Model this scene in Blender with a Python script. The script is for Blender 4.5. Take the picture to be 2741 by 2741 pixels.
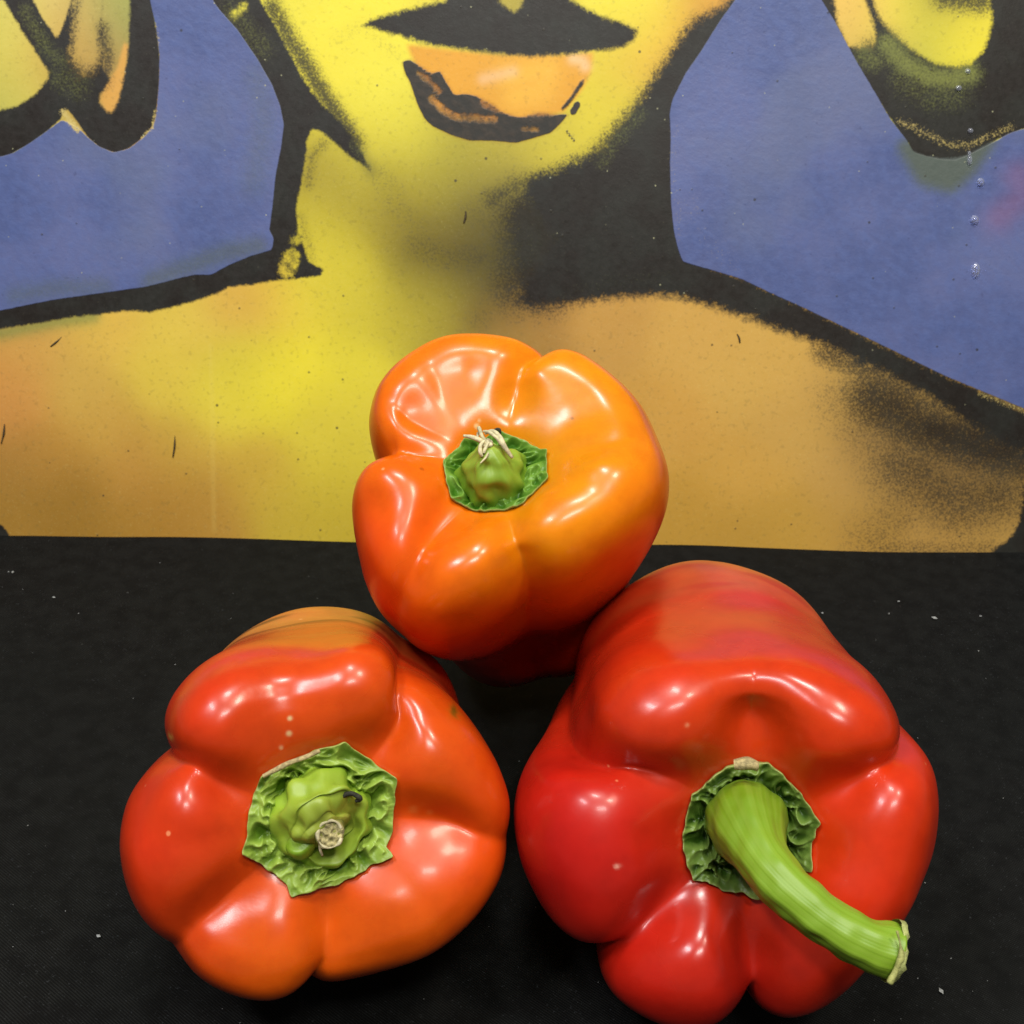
import bpy, math, random
import numpy as np
from mathutils import Vector, Matrix

random.seed(4); rng = np.random.default_rng(11)
scn = bpy.context.scene
COL = scn.collection
for o in list(bpy.data.objects): bpy.data.objects.remove(o)

# ------------------------------------------------------------------ camera
PITCH = math.radians(30.0); ROLL = math.radians(1.0); CAM_H = 0.250
SRC = 2741.0; HALF = SRC / 2; FOV = math.radians(45.0); FPX = HALF / math.tan(FOV / 2)
cam_pos = np.array([0.0, 0.0, CAM_H])
c_f = np.array([0, math.cos(PITCH), -math.sin(PITCH)])
r0 = np.array([1.0, 0, 0]); u0 = np.cross(r0, c_f)
c_r = r0 * math.cos(ROLL) - u0 * math.sin(ROLL) * -1.0
c_u = np.cross(c_r, c_f)
cam = bpy.data.objects.new('camera', bpy.data.cameras.new('camera')); COL.objects.link(cam)
cam.data.sensor_width = 36; cam.data.lens = 18 / math.tan(FOV / 2)
cam.data.clip_start = 0.01; cam.data.clip_end = 50
M = Matrix(((c_r[0], c_u[0], -c_f[0], cam_pos[0]), (c_r[1], c_u[1], -c_f[1], cam_pos[1]),
            (c_r[2], c_u[2], -c_f[2], cam_pos[2]), (0, 0, 0, 1)))
cam.matrix_world = M
cam.data.dof.use_dof = True; cam.data.dof.focus_distance = 0.29; cam.data.dof.aperture_fstop = 48
scn.camera = cam

def ray(px, py):
    return c_f + c_r * ((px - HALF) / FPX) + c_u * ((HALF - py) / FPX)
def at(px, py, d):                      # point at depth d along the view axis
    return cam_pos + ray(px, py) * d

# ------------------------------------------------------------------ world and lamps
w = bpy.data.worlds.new('World'); scn.world = w; w.use_nodes = True
bg = w.node_tree.nodes['Background']; bg.inputs[0].default_value = (1.0, 0.99, 0.95, 1); bg.inputs[1].default_value = 0.14
def area(name, loc, target, sx, sy, power, col):
    l = bpy.data.lights.new(name, 'AREA'); l.shape = 'RECTANGLE'; l.size = sx; l.size_y = sy
    l.energy = power; l.color = col
    o = bpy.data.objects.new(name, l); COL.objects.link(o); o.location = loc
    d = Vector(target) - Vector(loc); o.rotation_euler = d.to_track_quat('-Z', 'Y').to_euler()
    return o
TG = (0, 0.25, 0.05)
area('ceiling_lamp', (-0.50, -0.10, 1.15), TG, 0.30, 0.11, 6.5, (1.0, 0.97, 1.0))
area('ceiling_lamp', (0.42, -0.02, 1.25), TG, 0.15, 0.15, 6.0, (1.0, 0.90, 0.74))
area('ceiling_lamp', (-0.03, 0.20, 1.45), TG, 0.24, 0.13, 8.5, (1.0, 0.99, 0.93))
area('ceiling_lamp', (0.15, -0.55, 1.35), (0, .35, .08), 0.40, 0.18, 10.0, (1.0, 1.0, 0.94))
scn.view_settings.view_transform = 'Standard'; scn.view_settings.look = 'None'
scn.view_settings.exposure = -0.05; scn.view_settings.gamma = 1
scn.render.engine = 'CYCLES'

# ------------------------------------------------------------------ helpers
def lin(c):
    c = np.asarray(c, float) / 255.0
    return np.where(c <= 0.04045, c / 12.92, ((c + 0.055) / 1.055) ** 2.4)

def tag(o, label=None, cat=None, group=None, kind=None):
    if label: o['label'] = label
    if cat: o['category'] = cat
    if group: o['group'] = group
    if kind: o['kind'] = kind
    return o
def empty(name, loc):
    o = bpy.data.objects.new(name, None); COL.objects.link(o); o.location = loc; o.empty_display_size = 0.02
    return o
def mesh_obj(name, V, F, mat, parent=None, smooth=True, cols=None, attrs=None):
    """V in world coordinates; the object's origin is put at its centre."""
    V = np.asarray(V, float)
    me = bpy.data.meshes.new(name)
    c = V.mean(axis=0)
    if parent is None: org = c
    else: org = c
    me.from_pydata((V - org).tolist(), [], F if isinstance(F, list) else F.tolist()); me.update()
    if smooth: me.polygons.foreach_set('use_smooth', [True] * len(me.polygons))
    if cols is not None:
        a = me.color_attributes.new('pigment', 'FLOAT_COLOR', 'POINT')
        cc = np.ones((len(V), 4)); cc[:, :3] = cols; a.data.foreach_set('color', cc.ravel())
    for k, v in (attrs or {}).items():
        a = me.attributes.new(k, 'FLOAT', 'POINT'); a.data.foreach_set('value', np.asarray(v, float).ravel())
    me.materials.append(mat)
    o = bpy.data.objects.new(name, me); COL.objects.link(o)
    if parent is not None:
        o.parent = parent
        pl = np.array(parent_world(parent)); o.location = Vector(org - pl)
    else: o.location = Vector(org)
    return o
def parent_world(p):
    loc = np.array(p.location, float)
    q = p.parent
    while q is not None: loc += np.array(q.location); q = q.parent
    return loc
def grid_faces(nu, nv, wrap=True):      # nv rows of nu verts
    i = np.arange(nu if wrap else nu - 1); j = np.arange(nv - 1)
    I, J = np.meshgrid(i, j); I = I.ravel(); J = J.ravel(); I2 = (I + 1) % nu
    return np.stack([J * nu + I, J * nu + I2, (J + 1) * nu + I2, (J + 1) * nu + I], 1)

class Noise:                            # smooth 3-D noise made of random waves
    def __init__(s, seed, n=14):
        r = np.random.default_rng(seed); d = r.normal(size=(n, 3)); d /= np.linalg.norm(d, axis=1)[:, None]
        s.d = d * r.uniform(.6, 1.5, (n, 1)); s.p = r.uniform(0, 6.28, n); s.n = n
    def __call__(s, P): return np.sin(P @ s.d.T * 6.283 + s.p).sum(-1) / math.sqrt(s.n / 2) * .5
def ssm(a, b, x):
    t = np.clip((x - a) / (b - a), 0, 1); return t * t * (3 - 2 * t)
def interp_periodic(deg, vals, phi):
    deg = np.asarray(deg, float); vals = np.asarray(vals, float); o = np.argsort(deg); deg = deg[o]; vals = vals[o]
    d = np.concatenate([deg[-2:] - 360, deg, deg[:2] + 360]); v = np.concatenate([vals[-2:], vals, vals[:2]])
    x = np.mod(np.degrees(phi) - deg[0], 360) + deg[0]
    k = np.clip(np.searchsorted(d, x, side='right') - 1, 1, len(d) - 3)
    t = (x - d[k]) / (d[k + 1] - d[k])
    m0 = (v[k + 1] - v[k - 1]) / (d[k + 1] - d[k - 1]) * (d[k + 1] - d[k]); m1 = (v[k + 2] - v[k]) / (d[k + 2] - d[k]) * (d[k + 1] - d[k])
    return (2*t**3-3*t**2+1)*v[k] + (t**3-2*t**2+t)*m0 + (-2*t**3+3*t**2)*v[k+1] + (t**3-t**2)*m1

# ------------------------------------------------------------------ node helpers
class NT:
    def __init__(s, name):
        s.m = bpy.data.materials.new(name); s.m.use_nodes = True; s.t = s.m.node_tree
        s.b = s.t.nodes['Principled BSDF']
    def n(s, typ, **k):
        x = s.t.nodes.new(typ)
        for a, v in k.items():
            if a.startswith('_'): setattr(x, a[1:], v)
        return x
    def l(s, a, b): s.t.links.new(a, b)
    def attr(s, name): x = s.n('ShaderNodeAttribute'); x.attribute_name = name; return x
    def noise(s, scale, detail=3, rough=.5, vec=None, dist=0):
        x = s.n('ShaderNodeTexNoise'); x.inputs['Scale'].default_value = scale; x.inputs['Detail'].default_value = detail
        x.inputs['Roughness'].default_value = rough; x.inputs['Distortion'].default_value = dist
        if vec is None: vec = s.coord()
        s.l(vec, x.inputs['Vector']); return x
    def coord(s):
        if not hasattr(s, '_c'): s._c = s.n('ShaderNodeTexCoord')
        return s._c.outputs['Object']
    def math(s, op, a, b=None, clamp=False):
        x = s.n('ShaderNodeMath'); x.operation = op; x.use_clamp = clamp
        for i, v in enumerate((a, b)):
            if v is None: continue
            if isinstance(v, (int, float)): x.inputs[i].default_value = v
            else: s.l(v, x.inputs[i])
        return x.outputs[0]
    def ramp(s, v, lo, hi, a=0., b=1.):
        x = s.n('ShaderNodeMapRange'); x.interpolation_type = 'SMOOTHSTEP'; s.l(v, x.inputs[0])
        for i, q in zip((1, 2, 3, 4), (lo, hi, a, b)): x.inputs[i].default_value = q
        return x.outputs[0]
    def mix(s, f, a, b, mode='MIX'):
        x = s.n('ShaderNodeMix'); x.data_type = 'RGBA'; x.blend_type = mode
        if isinstance(f, (int, float)): x.inputs[0].default_value = f
        else: s.l(f, x.inputs[0])
        for i, v in ((6, a), (7, b)):
            if isinstance(v, (tuple, list, np.ndarray)): x.inputs[i].default_value = (*[float(q) for q in v[:3]], 1)
            else: s.l(v, x.inputs[i])
        return x.outputs[2]
    def bump(s, h, strength, dist=.001):
        x = s.n('ShaderNodeBump'); x.inputs['Strength'].default_value = strength; x.inputs['Distance'].default_value = dist
        s.l(h, x.inputs['Height']); return x.outputs[0]
    def set(s, **k):
        for a, v in k.items():
            key = a.replace('_', ' ')
            if isinstance(v, (int, float)): s.b.inputs[key].default_value = v
            elif isinstance(v, (tuple, list)): s.b.inputs[key].default_value = v
            else: s.l(v, s.b.inputs[key])

def mat_skin():
    m = NT('pepper_skin'); a = m.attr('pigment').outputs['Color']
    n1 = m.noise(160, 4, .6).outputs[0]; n2 = m.noise(38, 3, .5).outputs[0]
    c = m.mix(m.ramp(n1, .35, .75, 0, .16), a, (.25, .0, .0), 'MULTIPLY')
    c = m.mix(m.ramp(n2, .4, .7, 0, .22), c, (1., .16, .01), 'SOFT_LIGHT')
    vo = m.n('ShaderNodeTexVoronoi'); vo.inputs['Scale'].default_value = 110; m.l(m.coord(), vo.inputs['Vector'])
    sp = m.math('MULTIPLY', m.ramp(m.math('ADD', vo.outputs['Distance'], m.math('MULTIPLY', n1, .12)), .08, .13, 1, 0), m.ramp(m.noise(47, 1).outputs[0], .58, .62))
    c = m.mix(m.math('MULTIPLY', sp, .45), c, (.95, .45, .2))
    m.set(Base_Color=c, Roughness=m.ramp(n2, .3, .7, .24, .34), Coat_Weight=.15, Coat_Roughness=.13)
    m.set(Subsurface_Weight=.08, Subsurface_Radius=(.006, .0015, .0005), Subsurface_Scale=.6, Specular_IOR_Level=.36)
    hb = m.math('ADD', m.math('MULTIPLY', m.noise(85, 2).outputs[0], 1.0), m.math('MULTIPLY', m.noise(520, 3, .6).outputs[0], .13))
    m.l(m.bump(hb, .13, .0012), m.b.inputs['Normal'])
    return m.m
def mat_calyx(name, dark, light, k=1.):
    m = NT(name); h = m.attr('crease').outputs['Fac']
    n = m.noise(330, 4, .65).outputs[0]; n2 = m.noise(900, 2, .6).outputs[0]
    f = m.math('ADD', h, m.math('MULTIPLY', m.math('SUBTRACT', n, .5), .9))
    c = m.mix(m.ramp(f, -.1, 1.1), lin(dark), lin(light))
    c = m.mix(m.ramp(m.attr('rim').outputs['Fac'], .2, 1., 0, .45), c, lin((170, 172, 100)))
    m.set(Base_Color=c, Roughness=.42, Subsurface_Weight=.06, Subsurface_Radius=(.001, .002, .0004), Subsurface_Scale=.5, Specular_IOR_Level=.4)
    m.l(m.bump(m.math('ADD', n, m.math('MULTIPLY', n2, .3)), .25, .0008), m.b.inputs['Normal'])
    return m.m
def mat_stem(name, a, b, scale_vec=(700, 700, 40)):
    m = NT(name); p = m.attr('pigment').outputs['Color']
    n = m.noise(60, 4, .6).outputs[0]
    st = m.attr('fibre').outputs['Fac']
    n3 = m.noise(500, 3, .6).outputs[0]
    c = m.mix(m.ramp(n, .3, .7), p, m.mix(.5, p, lin(b)))
    c = m.mix(m.ramp(m.math('ADD', st, m.math('MULTIPLY', n3, .3)), .3, 1.1, 0, .10), c, lin(a))
    m.set(Base_Color=c, Roughness=.44, Subsurface_Weight=.1, Subsurface_Radius=(.002, .003, .0006), Subsurface_Scale=.5)
    m.l(m.bump(m.math('ADD', st, m.math('MULTIPLY', n3, .25)), .09, .0005), m.b.inputs['Normal'])
    return m.m
def mat_plain(name, col, rough=.7, nscale=600, dark=.6):
    m = NT(name); n = m.noise(nscale, 4, .7).outputs[0]
    c = m.mix(m.ramp(n, .35, .65), lin(col) * dark, lin(col))
    m.set(Base_Color=c, Roughness=rough); m.l(m.bump(n, .5, .0006), m.b.inputs['Normal'])
    return m.m

# ------------------------------------------------------------------ peppers
RHO = 0.045
ROWS = [  # r fraction, z / rho, crest weight, weight of back radius
    (0.00, -0.20, 0.0, 0), (0.16, -0.18, 0.0, 0), (0.32, -0.07, 0.35, 0), (0.48, 0.0, .8, 0), (0.64, 0.046, 1.0, 0), (0.79, 0.034, .8, 0),
    (0.925, -0.08, .4, 0), (1.00, -0.38, .1, 0.0), (0.99, -0.80, 0, .25), (.96, -1.15, 0, .6), (.93, -1.5, 0, 1), (.80, -1.82, 0, 1), (.50, -2.06, 0, 1), (.2, -2.06, 0, 1), (0, -2.02, 0, 1)]

def pepper_frame(P):
    org = at(P['calyx'][0], P['calyx'][1], P['dist'])
    toc = cam_pos - org; toc /= np.linalg.norm(toc)
    # axis tilted from the view direction by (right, up) degrees
    tr, tu = [math.tan(math.radians(q)) for q in P['tilt']]
    rr = np.cross(c_u, toc); rr /= np.linalg.norm(rr); uu = np.cross(toc, rr)
    a = toc + rr * tr + uu * tu; a /= np.linalg.norm(a)
    y = uu - a * (uu @ a); y /= np.linalg.norm(y); x = np.cross(y, a)
    return org, x, y, a

def pepper_surface(P, NU=420, SEG=20):
    phi = np.arange(NU) / NU * 2 * math.pi
    rho = RHO * P['size']
    Rf = interp_periodic(np.arange(0, 360, 360 / len(P['R'])), P['R'], phi) * rho
    Rb = interp_periodic(*P['back'], phi) * rho
    crest = interp_periodic(*P['crest'], phi)
    L = P.get('length', 1.)
    pts = []
    for (rf, z, cw, bw) in ROWS:
        R = Rf * (1 - bw) + Rb * bw
        r = rf * R
        if rf < .45: r = rf * (0.55 * R + .45 * R.mean())
        zz = z * rho if z > -.45 else (-.45 + (z + .45) * L) * rho
        zz = zz + cw * crest * rho
        ox, oy = P['bend'][0] * bw * rho, P['bend'][1] * bw * rho
        pts.append(np.stack([r * np.cos(phi) + ox, r * np.sin(phi) + oy, np.broadcast_to(zz, r.shape)], -1))
    pts = np.array(pts)
    n = len(pts); ext = np.concatenate([2 * pts[:1] - pts[1:2], pts, 2 * pts[-1:] - pts[-2:-1]])
    ext[0, :, :2] = -pts[1, :, :2]; ext[0, :, 2] = pts[1, :, 2]; ext[-1, :, 2] = pts[-2, :, 2]
    out = []; sv = []
    for k in range(n - 1):
        p0, p1, p2, p3 = ext[k], ext[k+1], ext[k+2], ext[k+3]
        for t in np.arange(SEG) / SEG:
            out.append(.5 * ((2*p1) + (-p0+p2)*t + (2*p0-5*p1+4*p2-p3)*t*t + (-p0+3*p1-3*p2+p3)*t**3)); sv.append(k + t)
    out.append(pts[-1]); sv.append(n - 1.)
    G = np.array(out); S = np.array(sv)                    # rows x NU x 3
    # normals
    def normals(G):
        du = np.roll(G, -1, 1) - np.roll(G, 1, 1); dv = np.gradient(G, axis=0)
        N = np.cross(dv, du); N /= (np.linalg.norm(N, axis=-1, keepdims=True) + 1e-12); return N
    N = normals(G)
    # make sure they point outwards
    if (N[len(S)//2, 0] @ (G[len(S)//2, 0] - G[len(S)//2].mean(0))) < 0: N = -N
    for _ in range(70):
        N[1:-1] = N[1:-1] * .5 + .25 * (N[2:] + N[:-2])
        N = N * .5 + .25 * (np.roll(N, 1, 1) + np.roll(N, -1, 1)) if _ % 4 == 0 else N
    N /= (np.linalg.norm(N, axis=-1, keepdims=True) + 1e-12)
    fade0 = ssm(1.0, 3.0, S)[:, None]; fadeb = 1 - ssm(12.0, 13.6, S)[:, None]
    D = np.zeros(G.shape[:2])
    rad = np.hypot(G[..., 0] - P['bend'][0]*0, G[..., 1])
    for f in P['furrows']:      # (angle inside, angle outside, broad dip, crease, where it fades, what is left behind)
        a0, a1, dep, cre, s1, dback = f
        t = ssm(2, 7, S)[:, None]
        ac = np.radians(a0 + (a1 - a0) * t) + .03 * np.sin(S * 1.3 + a0)[:, None]
        dl = (phi[None, :] - ac + math.pi) % (2 * math.pi) - math.pi
        rr = np.hypot(G[..., 0], G[..., 1]).clip(.25 * rho)
        d = np.abs(dl) * rr / rho
        wb = .12 + .10 * ssm(5, 9, S)[:, None]
        broad = .55 * np.exp(-(d / wb) ** 2) + .45 / (1 + (d / (wb * .7)) ** 2) ** 1.3
        eps = .014
        sharp = np.exp(-(np.sqrt(d * d + eps * eps) - eps) / .045)
        k = (1 - (1 - dback) * ssm(s1 - 2.4, s1 + 2.4, S))[:, None]; on = ssm(1.6, 3.6, S)[:, None] * fadeb
        kc = np.exp(-((S - f[4] + 1.8) / 2.0) ** 2)[:, None]
        D -= (.82 * dep * broad * k * on + cre * sharp * kc * on) * rho
    G2 = G + N * D[..., None]
    if 'waist' in P:
        p0, pw, s0, wdp = P['waist']
        dl = (phi[None, :] - math.radians(p0) + math.pi) % (2 * math.pi) - math.pi
        G2 = G2 - N * (wdp * rho * np.exp(-(dl / math.radians(pw)) ** 2) * np.exp(-((S - s0) / .75) ** 2)[:, None])[..., None]
    maj = sorted([f for f in P['furrows'] if f[0] in P['major']], key=lambda f: f[0] % 360)
    pil = np.zeros(G.shape[:2])
    tS = ssm(2, 7, S)[:, None]; ph2 = np.broadcast_to(phi[None], pil.shape)
    for f0, f1, pk in zip(maj, maj[1:] + maj[:1], P['pil']):
        A0 = np.radians((f0[0] + (f0[1] - f0[0]) * tS)); A1 = np.radians((f1[0] + (f1[1] - f1[0]) * tS))
        span = np.mod(A1 - A0, 2 * math.pi); q = np.mod(ph2 - A0, 2 * math.pi) / span
        pil = np.where((q > 0) & (q < 1), pk * np.sin(math.pi * np.clip(q, 0, 1)) ** 1.1, pil)
    env = ssm(1.5, 3.6, S) * (1 - .75 * ssm(5.5, 8.5, S)) * (1 - ssm(11, 13, S))
    G2 = G2 + N * (.82 * pil * env[:, None] * rho)[..., None]
    for (bx, by, bz, sg, dep) in P['bumps']:
        d2 = ((G[..., 0] / rho - bx) ** 2 + (G[..., 1] / rho - by) ** 2 + ((G[..., 2] / rho - bz) * .8) ** 2)
        G2 += N * (dep * rho * np.exp(-d2 / (2 * sg * sg)))[..., None]
    nz = Noise(P['seed']); nz2 = Noise(P['seed'] + 50, 20)
    G2 += N * ((nz(G2 / rho * .55) * .026 + nz2(G2 / rho * 1.5) * .009) * rho * ssm(1.5, 4, S)[:, None])[..., None]
    for _ in range(int(10 * (SEG / 20) ** 2)):
        G2[1:-1] = G2[1:-1] * .5 + .25 * (G2[2:] + G2[:-2])
    return G2, S, phi, rho

def pepper_colors(P, G, S, rho):
    g = G / rho; shp = g.shape[:2]
    C = np.broadcast_to(lin(P['base']), (*shp, 3)).copy()
    nz = Noise(P['seed'] + 9, 16); wob = nz(g * .9)
    for (bx, by, bz, sg, col, k) in P['pig']:
        d2 = (g[..., 0] - bx) ** 2 + (g[..., 1] - by) ** 2 + ((g[..., 2] - bz)) ** 2
        a = (k * np.exp(-d2 * (1 + .25 * wob) / (2 * sg * sg))).clip(0, 1)[..., None]
        C = C * (1 - a) + lin(col) * a
    for st in P.get('streaks', []):
        (bx, by, bz, sx, sy, sz, col, dk, k) = st
        ex = np.exp(-(((g[..., 0]-bx)/sx)**2 + ((g[..., 1]-by)/sy)**2 + ((g[..., 2]-bz)/sz)**2))
        n1 = Noise(P['seed'] + 70, 20)(g * np.array([.7, .7, 3.2]))
        n2 = Noise(P['seed'] + 71, 20)(g * np.array([1.2, 1.2, 5.5]))
        m = ssm(.08, .85, ex + n1 * .16)
        cc = lin(col) * (1 - ssm(.1, .5, n2)[..., None]) + lin(dk) * ssm(.1, .5, n2)[..., None]
        a = (m * k)[..., None]; C = C * (1 - a) + cc * a
    front = (1 - ssm(6.5, 8, S))[:, None]
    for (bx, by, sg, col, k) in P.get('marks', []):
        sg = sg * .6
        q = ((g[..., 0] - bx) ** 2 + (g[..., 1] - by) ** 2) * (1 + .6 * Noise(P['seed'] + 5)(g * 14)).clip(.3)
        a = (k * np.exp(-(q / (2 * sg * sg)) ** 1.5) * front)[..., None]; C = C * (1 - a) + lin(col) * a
    return (C * P.get('tone', .80)).reshape(-1, 3)

#PEPPERS_BEGIN
PEPPERS = {
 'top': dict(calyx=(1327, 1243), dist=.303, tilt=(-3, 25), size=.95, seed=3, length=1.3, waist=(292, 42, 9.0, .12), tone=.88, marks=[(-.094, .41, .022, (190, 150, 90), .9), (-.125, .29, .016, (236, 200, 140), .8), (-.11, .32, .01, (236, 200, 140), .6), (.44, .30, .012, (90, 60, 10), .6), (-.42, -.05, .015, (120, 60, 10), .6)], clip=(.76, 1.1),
   R=[0.985, 0.989, 0.983, 0.984, 0.983, 0.987, 0.995, 1.0, 0.964, 0.963, 0.986, 1.017, 1.029, 1.019, 0.984, 0.914, 0.848, 0.825, 0.847, 0.852, 0.859, 0.89, 0.956, 1.036, 1.063, 1.019, 0.909, 0.815, 0.771, 0.76, 0.76, 0.765, 0.786, 0.836, 0.905, 0.959], back=([0, 60, 120, 180, 225, 270, 315], [.86, .7, .7, .78, .80, .90, .97]), bend=(.02, .0),
   crest=([0, 45, 120, 180, 240, 300], [.03, -.05, -.04, .04, .06, .08]), major=(78, 168, 234, 283), pil=[.05, .06, .07, .06],
   furrows=[(78, 73, .09, .045, 8, .5), (124, 122, .04, .0, 5, .0), (168, 172, .10, .05, 8, .6), (234, 236, .09, .0, 6.5, .2), (283, 286, .08, .03, 7.5, .9), (6, 12, .05, .0, 5.5, .0), (147, 147, .03, .015, 4.5, 0), (338, 340, .02, .0, 5, 0)],
   bumps=[(.55, -.5, .0, .35, .03), (-.5, .35, .03, .10, -.05), (-.62, -.3, .03, .10, -.05), (.55, .3, .03, .16, -.05), (.1, -.62, 0, .1, -.03), (-.2, .6, .03, .12, -.05), (.58, -.08, 0, .08, .03), (.2, .62, 0, .07, .03), (-.35, -.55, 0, .10, .03)],
   base=(240, 122, 6), pig=[(-.9, -.75, -.2, .55, (224, 56, 12), .9), (-.2, -1.1, -.3, .5, (234, 88, 8), .6), (.38, .02, -.05, .22, (140, 145, 14), .9), (.30, -.33, -.05, .17, (112, 125, 14), .9), (.42, .36, .0, .28, (190, 150, 16), .8), (.1, .42, -.05, .22, (205, 140, 16), .6),
      (0, 0, -2.4, 1.0, (140, 8, 4), 1.0), (.3, -.9, -1.6, .7, (160, 14, 5), 1.), (.6, -.5, 0.0, .45, (246, 152, 8), .9), (.5, .75, 0, .38, (248, 150, 8), .85), (-.2, .8, 0, .35, (240, 130, 8), .7), (1.0,.1,-.7,.45,(238,84,16),.7), (-.95, .1, -.3, .4, (236, 84, 12), .5)]),
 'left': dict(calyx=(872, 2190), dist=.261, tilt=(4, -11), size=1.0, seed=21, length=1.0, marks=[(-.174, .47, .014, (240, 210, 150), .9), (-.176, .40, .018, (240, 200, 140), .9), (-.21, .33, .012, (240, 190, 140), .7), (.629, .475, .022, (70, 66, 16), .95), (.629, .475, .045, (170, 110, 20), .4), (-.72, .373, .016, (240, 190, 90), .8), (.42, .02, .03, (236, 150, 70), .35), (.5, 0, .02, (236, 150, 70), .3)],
   R=[0.964, 0.902, 0.846, 0.813, 0.803, 0.814, 0.844, 0.845, 0.82, 0.793, 0.802, 0.836, 0.874, 0.891, 0.892, 0.89, 0.883, 0.881, 0.914, 0.956, 0.986, 1.004, 1.013, 0.989, 0.957, 0.93, 0.911, 0.89, 0.851, 0.847, 0.866, 0.897, 0.928, 0.959, 0.988, 0.995], back=([0, 40, 90, 140, 180, 240, 300], [.92, 1.02, 1.05, .9, .72, .70, .78]), bend=(.03, -.02),
   crest=([0, 60, 120, 180, 225, 300], [-.02, -.01, .04, .0, -.03, -.03]), major=(50, 162, 218, 272, 356), pil=[.05, .06, .08, .07, .06],
   furrows=[(50, 58, .09, .05, 7.5, .7), (162, 158, .11, .04, 8.5, .6), (218, 222, .06, .0, 6.5, .3), (272, 268, .08, .03, 8.5, .7), (356, 350, .05, .015, 6, .1), (185, 185, .025, 0, 5, 0), (318, 318, .02, 0, 5, 0)],
   bumps=[(-.22, .58, .02, .17, -.13), (-.85, .05, 0, .12, -.03), (.62, -.12, .03, .14, -.03), (-.35, -.6, .03, .14, -.04), (.55, .5, .02, .12, -.03), (.2, -.62, .02, .16, -.03), (-.55, -.25, .02, .1, .02), (.1, .75, .03, .12, .03)],
   base=(212, 58, 18), pig=[(-.05, -.72, .0, .36, (232, 104, 12), .95), (.5, .15, 0, .45, (226, 88, 12), .9), (.45, -.5, 0.0, .36, (230, 96, 12), .8), (.15, .6, .0, .36, (228, 84, 14), .8), (-.1, -1.1, -.3, .35, (226, 78, 8), .7)],
   streaks=[(-.15, .95, -1.5, 1.2, .6, .6, (206, 128, 60), (112, 58, 34), 1.)]),
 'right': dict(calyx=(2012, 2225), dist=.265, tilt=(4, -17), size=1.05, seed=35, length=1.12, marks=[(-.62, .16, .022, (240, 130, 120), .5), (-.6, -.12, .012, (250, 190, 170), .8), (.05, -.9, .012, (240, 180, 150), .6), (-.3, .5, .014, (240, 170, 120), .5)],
   R=[0.862, 0.878, 0.898, 0.903, 0.882, 0.862, 0.847, 0.847, 0.86, 0.864, 0.857, 0.864, 0.893, 0.919, 0.918, 0.917, 0.98, 1.059, 1.091, 1.072, 1.05, 1.05, 1.069, 1.05, 1.022, 0.999, 0.995, 1.003, 0.985, 0.952, 0.906, 0.851, 0.809, 0.802, 0.824, 0.848], back=([0, 40, 90, 140, 180, 240, 300], [.72, .92, 1.08, 1.02, .95, .7, .62]), bend=(-.13, .09),
   crest=([0, 60, 90, 120, 180, 240, 300], [.05, .02, .02, .04, .10, .10, .08]), major=(28, 90, 148, 222, 272), pil=[.05, .05, .11, .10, .06],
   furrows=[(148, 160, .12, .05, 7.5, .6), (222, 222, .12, .04, 8, .6), (272, 270, .15, .06, 8.5, .7), (28, 30, .10, .05, 7.5, .6), (90, 90, .035, .0, 5.0, .0)],
   bumps=[(0.02, .46, .0, .15, -.10), (0.0, .66, .03, .20, -.075), (.75, -.15, 0, .14, -.03), (-.5, .72, 0, .14, -.02)],
   base=(212, 50, 20), pig=[(.05, .45, .0, .42, (230, 86, 10), .95), (.6, .35, 0, .45, (216, 56, 12), .9), (0.1, 1., -.6, .6, (210, 50, 16), .8), (-.8, -.1, 0, .45, (184, 16, 22), .85), (-.1, -.9, 0, .4, (188, 20, 20), .75)],
   streaks=[(.1, 1.0, -1.55, .8, .8, .42, (204, 108, 56), (186, 74, 44), .65)]),
}
#PEPPERS_END

def build_pepper(key, name, label, group):
    P = PEPPERS[key]
    root = empty(name, (0, 0, 0)); tag(root, label, 'bell pepper', group)
    org, x, y, a = pepper_frame(P)
    G, S, phi, rho = pepper_surface(P)
    W = org + G[..., 0:1] * x + G[..., 1:2] * y + G[..., 2:3] * a
    root.location = Vector((float(W[..., 0].mean()), float(W[..., 1].mean()), 0.0))
    nv, nu = G.shape[:2]
    # collapse the two poles to real fans
    F = grid_faces(nu, nv)
    cols = pepper_colors(P, G, S, rho)
    if 'skin' not in MATS: MATS['skin'] = mat_skin()
    body = mesh_obj('flesh', W.reshape(-1, 3), F[:, ::-1], MATS['skin'], root, cols=cols)
    me = body.data
    # height of the flesh under the calyx
    m = S < 5.01
    rr = np.hypot(G[m][..., 0], G[m][..., 1]); zz = G[m][..., 2]
    zmean = [np.interp(np.linspace(0, .55 * rho, 60), rr[:, k], zz[:, k]) for k in range(0, nu, 4)]
    zprof = np.mean(zmean, 0)
    zphi = np.array(zmean)                      # phi x r
    for _ in range(10): zphi = (np.roll(zphi, 1, 0) + zphi * 2 + np.roll(zphi, -1, 0)) / 4
    def under(ph, r):
        k = (np.mod(ph, 2 * math.pi) / (2 * math.pi) * len(zphi)).astype(int) % len(zphi)
        ir = np.clip(r / (.55 * rho) * 59, 0, 58.99); i0 = ir.astype(int); t = ir - i0
        return zphi[k, i0] * (1 - t) + zphi[k, i0 + 1] * t
    toW = lambda L: org + L[..., 0:1] * x + L[..., 1:2] * y + L[..., 2:3] * a
    return root, toW, under, rho, (org, x, y, a)

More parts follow.
